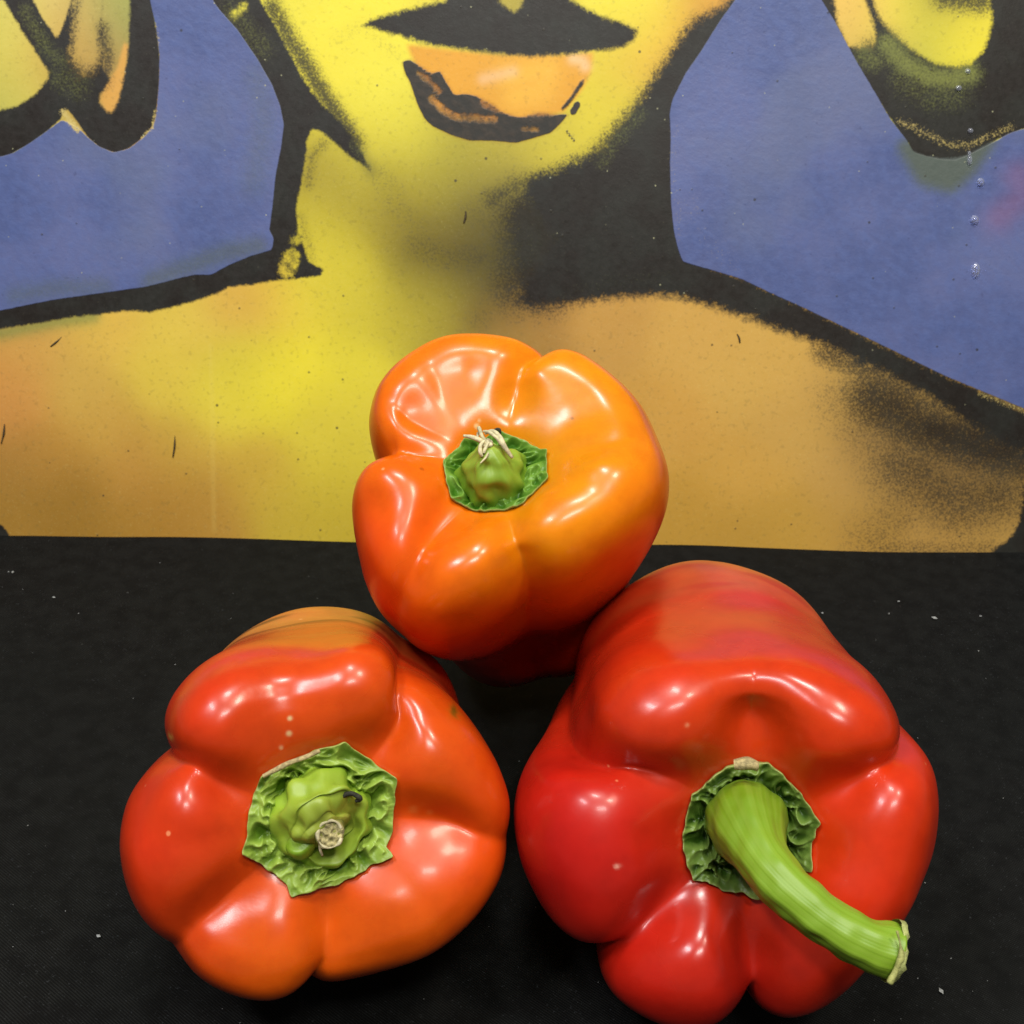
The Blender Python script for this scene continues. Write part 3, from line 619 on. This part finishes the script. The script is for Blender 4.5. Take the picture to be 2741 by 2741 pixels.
# soft sprayed ground colours, from colour samples
SMP = [(600,120,240,225,66),(700,180,235,225,70),(560,60,240,228,66),(520,20,232,222,70),(760,270,205,195,60),(720,240,228,215,62),(850,310,172,162,50),(680,320,190,178,55),(720,350,165,150,48),(950,290,188,174,58),(1050,265,205,190,58),(1150,200,228,212,54),(1190,230,200,185,58),(1200,60,230,215,62),(1255,70,222,168,58),(1225,120,218,165,58),(1290,40,218,160,58),(1330,0,216,158,60),(1170,160,218,195,56),(1225,25,240,228,62),(1210,0,242,230,64),
 (860,20,228,214,66),(960,10,170,155,60),(720,20,238,225,62),(650,60,240,228,64),(620,220,236,222,60),(680,270,215,203,60),
 (600,280,165,150,48),(620,330,158,140,48),(590,400,196,182,54),(640,480,204,190,50),(600,470,214,200,58),(700,410,154,138,46),(780,430,136,122,42),(760,360,172,158,50),(850,470,104,90,34),(800,490,118,104,38),(900,440,98,88,42),(870,370,152,140,50),(940,370,110,100,48),(800,530,152,140,46),(900,530,96,90,42),(940,490,84,78,38),(700,570,208,194,56),(850,600,165,150,50),(780,590,190,175,54),(620,530,224,208,66),(920,590,110,92,44),
 (560,560,234,216,62),(450,565,216,172,76),(500,550,222,180,72),(350,600,224,196,78),(200,620,222,184,78),(60,650,212,165,80),(20,720,210,152,74),(0,760,208,146,74),(150,720,208,170,78),(300,700,222,196,72),(500,720,238,224,54),(560,700,240,224,56),(420,760,226,208,66),(460,680,214,196,66),(600,800,218,200,62),(650,700,224,210,58),(200,800,200,158,68),(100,860,188,140,60),(20,870,170,126,56),(30,960,162,122,48),(150,970,156,116,42),(130,940,158,118,44),(250,900,190,142,62),(350,850,202,164,66),(400,950,182,138,56),(550,950,196,170,56),(620,900,214,194,58),(650,980,196,172,52),(250,980,166,124,46),(330,940,176,130,50),(480,890,205,170,62),(700,800,215,198,60),
 (1000,630,178,134,66),(950,620,150,118,56),(950,680,170,135,62),(1150,600,200,154,76),(1300,630,208,164,80),(1400,700,210,168,82),(1250,800,206,158,72),(1400,900,208,162,74),(1300,960,196,150,60),(1290,1010,186,144,56),(1500,800,206,164,82),(1600,900,198,156,80),(1600,1000,188,146,66),(1800,1000,192,150,74),(1900,1000,190,150,74),(1500,1000,192,150,62),(1400,1000,188,146,58),(1700,700,206,166,84),
 (20,60,212,202,92),(40,150,214,200,84),(20,190,186,184,88),(90,130,205,170,76),(110,20,214,196,110),(150,60,215,165,80),(165,120,206,160,76),(160,150,160,140,70),(215,40,150,156,84),(210,90,110,118,78),(240,20,170,172,84),(225,140,205,160,76),(1610,30,240,196,96),(1640,80,228,185,88),(1625,92,190,175,80),(1700,50,244,232,62),(1800,100,244,230,60),(1840,30,238,222,60),(1770,5,150,142,50),(1720,110,150,156,70)]
SM = np.array(SMP, float); sp = on_board(SM[:, :2] * K); sc = lin(SM[:, 2:])
acc = np.zeros((len(BP), 3)); ws = np.zeros(len(BP))
for p, c3 in zip(sp, sc):
    d2 = ((BP - p) ** 2).sum(1); wgt = np.exp(-d2 / (2 * 9.5 ** 2)) + 1e-6 / (1 + d2 / 100); acc += wgt[:, None] * c3; ws += wgt
base = acc / ws[:, None] * .95
def paint(mask01, col):
    global base
    m = np.clip(mask01, 0, 1)[:, None]; base = base * (1 - m) + lin(col) * m
paint(ssm(-1, 1, al(lipflesh, 1.2)), (222, 160, 48))
paint(.75 * np.exp(-(line_d(C2([(950, 430), (1150, 380), (1120, 500), (980, 520)])) / 6) ** 2), (238, 184, 66))
paint(.55 * np.exp(-(line_d(C2([(800, 430), (880, 410), (960, 390)])) / 2.2) ** 2), (236, 196, 150))
paint(.65 * np.exp(-(line_d(C2([(1290, 320), (1340, 330), (1355, 360)])) / 2.2) ** 2), (240, 206, 160))
paint(ssm(-1, 1, al(orangeD, .7)), (214, 162, 78))
paint(ssm(-1, 1, al(C3([(1270, 780), (1340, 1000), (1540, 1060), (1680, 940), (1800, 740), (1600, 790), (1400, 800)]), 1.5)), (78, 86, 84))
paint(.85 * ssm(-1, 1, al(lipL, .8)), (140, 88, 38))
paint(.9 * np.exp(-(line_d(C2([(530, 540), (600, 600), (660, 620)])) / 1.2) ** 2) + .8 * np.exp(-(line_d(C2([(800, 640), (880, 640)])) / 1.0) ** 2), (206, 140, 56))
paint(.75 * np.exp(-(line_d(C4([(-200, 400), (0, 370), (150, 340), (300, 310), (480, 285)])) / 3.2) ** 2), (128, 138, 70))
paint(.5 * np.exp(-(line_d(C2([(0, 660), (120, 820), (190, 930)])) / 3) ** 2), (110, 104, 44))
paint(.8 * np.exp(-(line_d(D_([(470, 880), (380, 960)])) / 1.5) ** 2) * 0, (200, 160, 70))
paint(.25 * np.exp(-(line_d(D_([(396, 650), (400, 760), (404, 1000)])) / .8) ** 2) * .5, (236, 214, 120))
paint(.50 * np.exp(-(line_d(C5([(1250, 760), (1500, 900), (1800, 960), (2200, 1000)])) / 22) ** 2), (74, 62, 48))
paint(.22 * np.exp(-(line_d(C5([(1300, 1150), (1700, 1150)])) / 22) ** 2), (90, 74, 50))
# sprayed mist, drawn as specks by the material
mist = np.zeros(len(BP))
def spray(pts, wid, k, scale=None):
    global mist
    mist = np.maximum(mist, k * np.exp(-(line_d(pts) / wid) ** 2))
spray(C1([(1480, 40), (1565, 200), (1655, 340), (1745, 490), (1840, 640), (1930, 780)]), 5.0, .72)
spray(C1([(1760, 780), (1700, 850), (1680, 1000)]), 3.5, .4)
spray(C1([(1640, 1180), (1680, 1330), (1700, 1420)]), 3.0, .35)
spray(C2([(1000, 1150), (1000, 1400), (980, 1560)]), 14, .62)
spray(C2([(1080, 1200), (1120, 1500)]), 16, .95)
spray(C2([(985, 1040), (960, 1200), (970, 1400), (940, 1600)]), 11, .40)
spray(C2([(840, 1230), (860, 1450), (840, 1600)]), 10, .20)
spray(C2([(850, 1090), (1000, 1010), (1200, 950), (1400, 860), (1560, 700), (1700, 520), (1860, 290), (1980, 130)]), 6, .55)
spray(C2([(880, 1250), (760, 1150)]), 10, .3)
spray(C2([(450, 1340), (600, 1400), (800, 1400), (950, 1380)]), 9, .36)
spray(C2([(250, 950), (330, 1130), (450, 1240)]), 9, .28)
spray(C2([(850, 1640), (780, 1740)]), 9, .3)
spray(C2([(960, 1640), (1000, 1700)]), 6, .4)
spray(C5([(900, 470), (1200, 620), (1500, 800), (1932, 1020)]), 7, .62)
spray(C5([(1150, 700), (1400, 850), (1700, 960), (1932, 1010)]), 17, .72)
spray(C5([(1450, 860), (1700, 960), (1850, 990)]), 11, .80)
spray(C5([(1550, 900), (1800, 940)]), 13, .80)
spray(C5([(1000, 700), (1150, 900), (1250, 1100), (1300, 1300), (1150, 1450)]), 17, .40)
spray(C5([(1300, 1050), (1600, 1250), (1800, 1200)]), 20, .56)
spray(C5([(1200, 1480), (1500, 1490), (1750, 1480)]), 6, .45)
spray(C5([(1900, 1000), (1910, 1300)]), 6, .5)
spray(C3([(1500, -20), (1700, 10)]), 6, .7)
spray(C3([(1180, 220), (1300, 380), (1450, 450), (1620, 420)]), 6, .6)
spray(C3([(1100, 270), (1180, 330)]), 6, .6)
spray(C1([(380, 380), (450, 460), (530, 430)]), 6, .75)
spray(C1([(560, 150), (590, 330), (560, 440)]), 3.5, .6)
spray(C1([(420, 0), (400, 150), (385, 300)]), 3.0, .45)
spray(C4([(0, 420), (200, 400), (500, 370), (700, 300)]), 6, .18)
spray(C2([(0, 200), (150, 140), (250, 240), (330, 300)]), 5, .22)
for q in (blackL, lipU): pass
pale = np.zeros(len(BP))    # pale overspray on the blue and the earring edge
def palespray(pts, wid, k):
    global pale; pale = np.maximum(pale, k * np.exp(-(line_d(pts) / wid) ** 2))
palespray(C3([(30, 700), (25, 900), (40, 1100), (60, 1300)]), 3.0, .24)
palespray(C3([(110, 1100), (200, 1300), (330, 1430)]), 8, .2)
palespray(C3([(1260, 660), (1400, 730), (1530, 790), (1640, 790), (1740, 740), (1860, 690)]), 2.4, .5)
palespray(C5([(1700, 680), (1932, 775)]), 1.6, .5)
palespray(C1([(345, 610), (380, 660), (425, 705)]), 1.6, .9)
palespray(C1([(770, 750), (830, 690), (845, 600)]), .8, .7)
palespray(C1([(848, 120), (866, 250)]), .8, .5)
green = np.zeros(len(BP))
def gspray(pts, wid, k):
    global green; green = np.maximum(green, k * np.exp(-(line_d(pts) / wid) ** 2))
gspray(C3([(1190, 240), (1290, 350), (1420, 420), (1540, 430), (1640, 400)]), 5, .75)
gspray(C3([(1300, 420), (1450, 500), (1560, 490)]), 9, .35)
gspray(C3([(1060, 290), (1120, 330)]), 5, .5)
gspray(C2([(900, 1330), (1000, 1400), (1060, 1330)]), 12, .12)

gspray(C1([(140, 60), (250, 260), (330, 330)]), 4, .35)
gspray(C1([(330, 420), (420, 470)]), 7, .3)
gspray(C1([(1260, 60), (1350, 170), (1430, 260)]), 6, .3)
gspray(C1([(1930, 790), (2000, 900)]), 3, .3)
gspray(C2([(1450, 880), (1500, 800), (1650, 620)]), 4, .3)
gspray(C2([(1250, 1600), (1500, 1540), (1800, 1500)]), 7, .12)
duskb = np.zeros(len(BP))   # thin dark glaze over blue under the earring and along the shoulder line
duskb = np.maximum(duskb, 1.0 * ssm(-1.6, .6, al(C3([(1270, 790), (1380, 980), (1540, 1020), (1640, 930), (1760, 760), (1500, 800)]), 4.5)))
duskb = np.maximum(duskb, .55 * np.exp(-(line_d(C1([(820, 1530), (1000, 1460), (1240, 1370), (1400, 1340)])) / 5) ** 2))
duskb = np.maximum(duskb, .45 * np.exp(-(line_d(C1([(80, 1610), (300, 1570), (560, 1560)])) / 5) ** 2))
duskb = np.maximum(duskb, .35 * np.exp(-(line_d(C1([(1400, 420), (1440, 650), (1380, 1000)])) / 7) ** 2))
redb = np.clip(.8 * np.exp(-(line_d(C3([(1990, 620), (2100, 600)])) / 3.0) ** 2) + .18 * np.exp(-(line_d(C3([(1900, 960), (1932, 1060), (1800, 1180)])) / 6) ** 2), 0, 1)

def mat_board():
    m = NT('spray_paint'); at_ = lambda n: m.attr(n).outputs['Fac']
    fine = m.noise(1300, 3, .7).outputs[0]; mid = m.noise(430, 3, .6).outputs[0]; big = m.noise(28, 4, .55).outputs[0]; spk = m.noise(620, 2, .5).outputs[0]
    ctr = lambda q, k: m.math('MULTIPLY', m.math('SUBTRACT', q, .5), k)
    base = m.attr('pigment').outputs['Color']
    c = m.mix(m.ramp(big, .3, .7, 0, .16), base, m.mix(1., base, (.55, .5, .4), 'MULTIPLY'))
    c = m.mix(m.ramp(spk, .56, .74, 0, .20), c, (.12, .10, .03))
    c = m.mix(m.ramp(fine, .55, .8, 0, .16), c, (.85, .8, .3))
    # black paint
    bn = m.noise(60, 3, .6).outputs[0]
    black = m.mix(m.ramp(bn, .35, .65), lin((36, 36, 32)), lin((30, 25, 21)))
    black = m.mix(m.ramp(fine, .60, .80, 0, .22), black, lin((120, 120, 95)))
    # speckled mist
    mm = m.math('ADD', m.math('MULTIPLY', ctr(fine, 1.), 2.2), m.math('MULTIPLY', ctr(mid, 1.), .5))
    ma = m.ramp(m.math('ADD', at_('mist'), m.math('MULTIPLY', mm, m.ramp(at_('mist'), 0, .25, 0, .75))), .22, .78)
    ma = m.math('ADD', m.math('MULTIPLY', ma, .62), m.math('MULTIPLY', m.ramp(at_('mist'), .05, .95), .42), True)
    c = m.mix(m.math('MULTIPLY', ma, .95), c, black)
    wig = m.math('ADD', ctr(mid, 2.4), ctr(fine, 2.0))
    ba = m.ramp(m.math('ADD', at_('black'), wig), -.9, .9)
    c = m.mix(ba, c, black)
    ga = m.ramp(m.math('ADD', at_('green'), m.math('MULTIPLY', ctr(fine, 1.3), m.ramp(at_('green'), 0, .25))), .1, 1.0)
    c = m.mix(m.math('MULTIPLY', ga, .8), c, lin((132, 138, 66)))
    # blue paint
    v = m.n('ShaderNodeMapping'); v.inputs['Scale'].default_value = (1.0, 1.0, 1.0); v.inputs['Rotation'].default_value = (0, 0, .9)
    m.l(m.coord(), v.inputs[0])
    v2 = m.n('ShaderNodeMapping'); v2.inputs['Scale'].default_value = (.16, 1.2, 1.2); m.l(v.outputs[0], v2.inputs[0])
    strk = m.noise(260, 4, .65, v2.outputs[0]).outputs[0]
    blue = m.mix(m.ramp(big, .35, .68), lin((76, 89, 137)), lin((93, 102, 148)))
    blue = m.mix(m.ramp(strk, .35, .7, 0, .45), blue, lin((88, 106, 160)))
    blue = m.mix(m.ramp(m.noise(17, 3).outputs[0], .52, .7, 0, .40), blue, lin((104, 112, 138)))
    blue = m.mix(m.ramp(spk, .66, .76, 0, .35), blue, lin((60, 66, 104)))
    blue = m.mix(m.ramp(m.math('ADD', at_('dusk'), ctr(fine, .5)), .0, 1.), blue, lin((84, 94, 88)))
    blue = m.mix(at_('red'), blue, lin((176, 84, 96)))
    bl = m.ramp(m.math('ADD', at_('blue'), ctr(mid, 1.2)), -.5, .5)
    c = m.mix(bl, c, blue)
    pa = m.ramp(m.math('ADD', at_('pale'), m.math('MULTIPLY', ctr(fine, 1.8), m.ramp(at_('pale'), 0, .2))), .35, .9)
    c = m.mix(pa, c, lin((198, 178, 106)))
    lp = m.ramp(m.math('ADD', at_('lip'), m.math('ADD', ctr(mid, 1.5), ctr(fine, .8))), -.5, .5)
    c = m.mix(lp, c, m.mix(m.ramp(strk, .4, .7), lin((40, 38, 34)), lin((58, 50, 42))))
    # stray droplets of paint
    def dots(scale, rad, thr, seedoff):
        mp = m.n('ShaderNodeMapping'); mp.inputs['Location'].default_value = (seedoff, seedoff * 2, 0); m.l(m.coord(), mp.inputs[0])
        vo = m.n('ShaderNodeTexVoronoi'); vo.inputs['Scale'].default_value = scale; m.l(mp.outputs[0], vo.inputs['Vector'])
        sep = m.n('ShaderNodeSeparateColor'); m.l(vo.outputs['Color'], sep.inputs[0])
        return m.math('MULTIPLY', m.ramp(vo.outputs['Distance'], rad * .6, rad, 1, 0), m.ramp(sep.outputs[0], thr, thr + .02))
    d1 = dots(230, .13, .88, .3); d2 = dots(330, .11, .86, .7); d3 = dots(90, .06, .72, 1.3)
    c = m.mix(m.math('MULTIPLY', d1, .6), c, lin((50, 46, 36)))
    c = m.mix(m.math('MULTIPLY', d2, m.math('MULTIPLY', .7, m.math('MAXIMUM', ba, m.math('MULTIPLY', bl, .6)))), c, lin((190, 190, 150)))
    c = m.mix(m.math('MULTIPLY', d3, .75), c, lin((46, 44, 40)))
    m.set(Base_Color=c, Roughness=m.ramp(mid, .3, .7, .38, .5), Specular_IOR_Level=.35)
    h = m.math('ADD', m.math('MULTIPLY', strk, m.math('ADD', m.math('MULTIPLY', bl, 1.2), .5)), m.math('ADD', m.math('MULTIPLY', fine, .25), m.math('MULTIPLY', d1, .8)))
    h = m.math('ADD', h, m.math('MULTIPLY', m.math('MAXIMUM', bl, lp), .8))
    m.l(m.bump(h, .20, .0005), m.b.inputs['Normal'])
    return m.m
nzb = Noise(77, 12)
BV = b_o + (BP[:, :1] * b_x + BP[:, 1:] * b_y) / 1000
BV = BV + b_n * (nzb(BV / .12) * .0004)[:, None]
board = empty('painted_board', tuple(b_o)); tag(board, 'upright board spray painted with a yellow face, black outlines and blue ground, behind the peppers', 'painting')
nbx, nby = len(gx), len(gy)
FB = grid_faces(nbx, nby, False)
mesh_obj('painted_face', BV, FB, mat_board(), board, cols=base,
         attrs={'black': blk, 'blue': blu, 'lip': lip, 'mist': mist, 'pale': pale, 'dusk': duskb, 'green': green, 'red': redb})
# the panel that carries the paint
hw = BW / 1000; hh = BH / 1000 - .002
pc = [b_o + b_x * sx * (hw + .001) + b_y * sy - b_n * 0 for sx in (-1, 1) for sy in (0, 1)]
def slab(name, o, ex, ey, en, w0, w1, h0, h1, n0, n1, mat, parent=None):
    V = [o + ex * u + ey * v + en * q for u in (w0, w1) for v in (h0, h1) for q in (n0, n1)]
    F = [[0, 1, 3, 2], [4, 6, 7, 5], [0, 4, 5, 1], [2, 3, 7, 6], [0, 2, 6, 4], [1, 5, 7, 3]]
    ob = mesh_obj(name, V, F, mat, parent, smooth=False)
    bv = ob.modifiers.new('bevel', 'BEVEL'); bv.width = .0012; bv.segments = 2
    return ob
side = 1 if (b_n @ (cam_pos - b_o)) > 0 else -1
slab('panel', b_o, b_x, b_y, b_n, -hw - .0005, hw + .0005, -.002, BH / 1000 + .001, -side * .014, -side * .0016, mat_plain('plywood', (150, 120, 80), .8, 120, .7), board)

# droplets of clear varnish standing on the paint
def droplet(q, r, el=1.5):
    c = b_o + (on_board([q])[0][0] * b_x + on_board([q])[0][1] * b_y) / 1000 + b_n * side * .0002
    V = []; nu, nr = 16, 7
    for j in range(nr):
        t = j / (nr - 1) * math.pi / 2
        for i in range(nu):
            p = i / nu * 2 * math.pi; rr = math.cos(t) * r + 1e-6
            V.append(c + b_x * math.cos(p) * rr + b_y * math.sin(p) * rr * el * (1.0 if math.sin(p) < 0 else .8) + b_n * side * math.sin(t) * r * .6)
    F = grid_faces(nu, nr)
    m = MATS.get('gel')
    if m is None:
        n = NT('clear_varnish'); n.set(Base_Color=(.75, .8, 1., 1), Roughness=.06, Transmission_Weight=.85, IOR=1.45); m = MATS['gel'] = n.m
    return mesh_obj('paint_droplet', V, (F if side < 0 else F[:, ::-1]), m, board)
for q, r, el in ((C3([(1668, 1470)])[0], .0016, 2.0), (C3([(1662, 1195)])[0], .0015, 1.2), (C3([(1695, 990)])[0], .0013, 1.3), (C3([(1635, 870)])[0], .0009, 2.2), (C3([(1634, 835)])[0], .0006, 1.8), (C3([(1625, 388)])[0], .0010, 1.1), (C3([(1576, 480)])[0], .0011, 1.1), (C3([(1640, 712)])[0], .0010, 1.1)):
    droplet(q, r, el)
def chip(q0, q1, r, mat, name='paint_scratch'):
    P = [b_o + (p[0] * b_x + p[1] * b_y) / 1000 + b_n * side * .00025 for p in on_board([q0, ((q0[0] + q1[0]) / 2 + 2, (q0[1] + q1[1]) / 2), q1])]
    return tube(name, P, [r * .4, r, r * .7], mat, board, nu=8, sub=4, lump=r * .3, seed=int(q0[0]))
m_scr = mat_plain('scratch', (70, 56, 30), .7, 900, .6)
for s in ((C4([(905, 900), (895, 1010)])), (C4([(25, 840), (8, 940)])), (C5([(448, 375), (462, 420)])), (C5([(806, 400), (815, 385)])), (C2([(705, 1150), (695, 1215)])), (C4([(320, 390), (262, 440)]))):
    chip(s[0], s[1], .0004, m_scr)

# ------------------------------------------------------------------ black cloth and the table under it
def mat_cloth():
    m = NT('black_cloth')
    mp = m.n('ShaderNodeMapping'); mp.inputs['Rotation'].default_value = (0, 0, math.radians(38)); m.l(m.coord(), mp.inputs[0])
    def wave(axis, scale, dist):
        wv = m.n('ShaderNodeTexWave'); wv.bands_direction = axis; wv.inputs['Scale'].default_value = scale; wv.inputs['Distortion'].default_value = dist
        wv.inputs['Detail'].default_value = 2; wv.inputs['Detail Scale'].default_value = 3; m.l(mp.outputs[0], wv.inputs['Vector']); return wv.outputs['Fac']
    tw = wave('Y', 500, .8); tw2 = wave('X', 620, 1.2)
    fz = m.noise(1500, 2, .7).outputs[0]; big = m.noise(14, 3).outputs[0]; md = m.noise(150, 3, .6).outputs[0]
    wv = m.math('ADD', m.math('MULTIPLY', tw, .7), m.math('MULTIPLY', tw2, .3))
    c = m.mix(m.ramp(m.math('MULTIPLY', wv, m.ramp(md, .3, .7, .5, 1)), .1, .9), lin((6, 6, 6)), lin((29, 30, 29)))
    c = m.mix(m.ramp(fz, .62, .78, 0, .5), c, lin((74, 77, 80)))
    c = m.mix(m.ramp(big, .35, .7, 0, .25), c, lin((14, 17, 15)))
    m.set(Base_Color=c, Roughness=.85, Sheen_Weight=.0, Specular_IOR_Level=.12)
    m.l(m.bump(m.math('ADD', wv, m.math('MULTIPLY', fz, .5)), .5, .0004), m.b.inputs['Normal'])
    return m.m
xs = np.linspace(-.55, .55, 260); ys = np.linspace(-.12, BY + .10, 170)
X, Y = np.meshgrid(xs, ys); nz = Noise(5, 14)
Q = np.stack([X.ravel(), Y.ravel(), X.ravel() * 0], -1)
Z = nz(Q / .16) * .0010 + nz(Q / .05 + 4) * .00025 - .0012
edge = (np.abs(X.ravel()) > .53) | (Y.ravel() < -.10)
top = np.stack([Q[:, 0], Q[:, 1], Z], -1)
cl = mesh_obj('tablecloth', top, grid_faces(len(xs), len(ys), False), mat_cloth())
tag(cl, 'black woven cloth spread flat under the three peppers', 'cloth')
so = cl.modifiers.new('thickness', 'SOLIDIFY'); so.thickness = .0008; so.offset = -1
tt = slab('table_top', np.array([0, 0, 0.]), np.array([1., 0, 0]), np.array([0, 1., 0]), np.array([0, 0, 1.]), -.56, .56, -.13, BY + .12, -.03, -.0058, mat_plain('table_wood', (120, 90, 60), .6, 60, .7))
tag(tt, kind='structure')

# lint and crumbs on the cloth
LV = []; LF = []
def cloth_pt(px, py):
    r = ray(px, py); t = CAM_H / -r[2]; return cam_pos + r * t
spots = [(33, 1527, 1.6), (22, 1526, 1.0), (144, 1597, 1.3), (2502, 1652, 2.2), (2202, 1638, 1.3), (2406, 1607, 1.2), (2165, 1642, 1.0), (2625, 1648, .9), (264, 2507, 1.8), (1575, 1722, 1.3), (1500, 1770, 1.3), (1412, 1812, 1.0), (1492, 1782, .8), (2520, 2650, 2.0), (2620, 1740, .8), (2380, 1640, .8), (210, 1640, .7), (468, 1772, .8)]
rr_ = random.Random(3)
for _ in range(90):
    spots.append((rr_.uniform(0, 2741), rr_.uniform(1500, 2741), rr_.uniform(.22, .55)))
for (px, py, s) in spots:
    c = cloth_pt(px, py); c[2] = float(nz(np.array([[c[0], c[1], 0]]) / .16)[0] * .0010) - .0004
    if c[1] > BY - .004: continue
    s *= .00028; k = len(LV); an = rr_.uniform(0, 6.28); e = rr_.uniform(1, 2.2)
    ux = np.array([math.cos(an), math.sin(an), 0]) * s * e; uy = np.array([-math.sin(an), math.cos(an), 0]) * s
    LV += [c + ux, c + uy, c - ux, c - uy, c + np.array([0, 0, s * .9]), c - np.array([0, 0, s * .4])]
    LF += [[k, k+1, k+4], [k+1, k+2, k+4], [k+2, k+3, k+4], [k+3, k, k+4], [k+1, k, k+5], [k+2, k+1, k+5], [k+3, k+2, k+5], [k, k+3, k+5]]
li = mesh_obj('lint', LV, LF, mat_plain('lint', (170, 172, 170), .9, 500, .6), smooth=False)
tag(li, 'tiny pale specks of lint scattered over the black cloth', 'lint', kind='stuff')
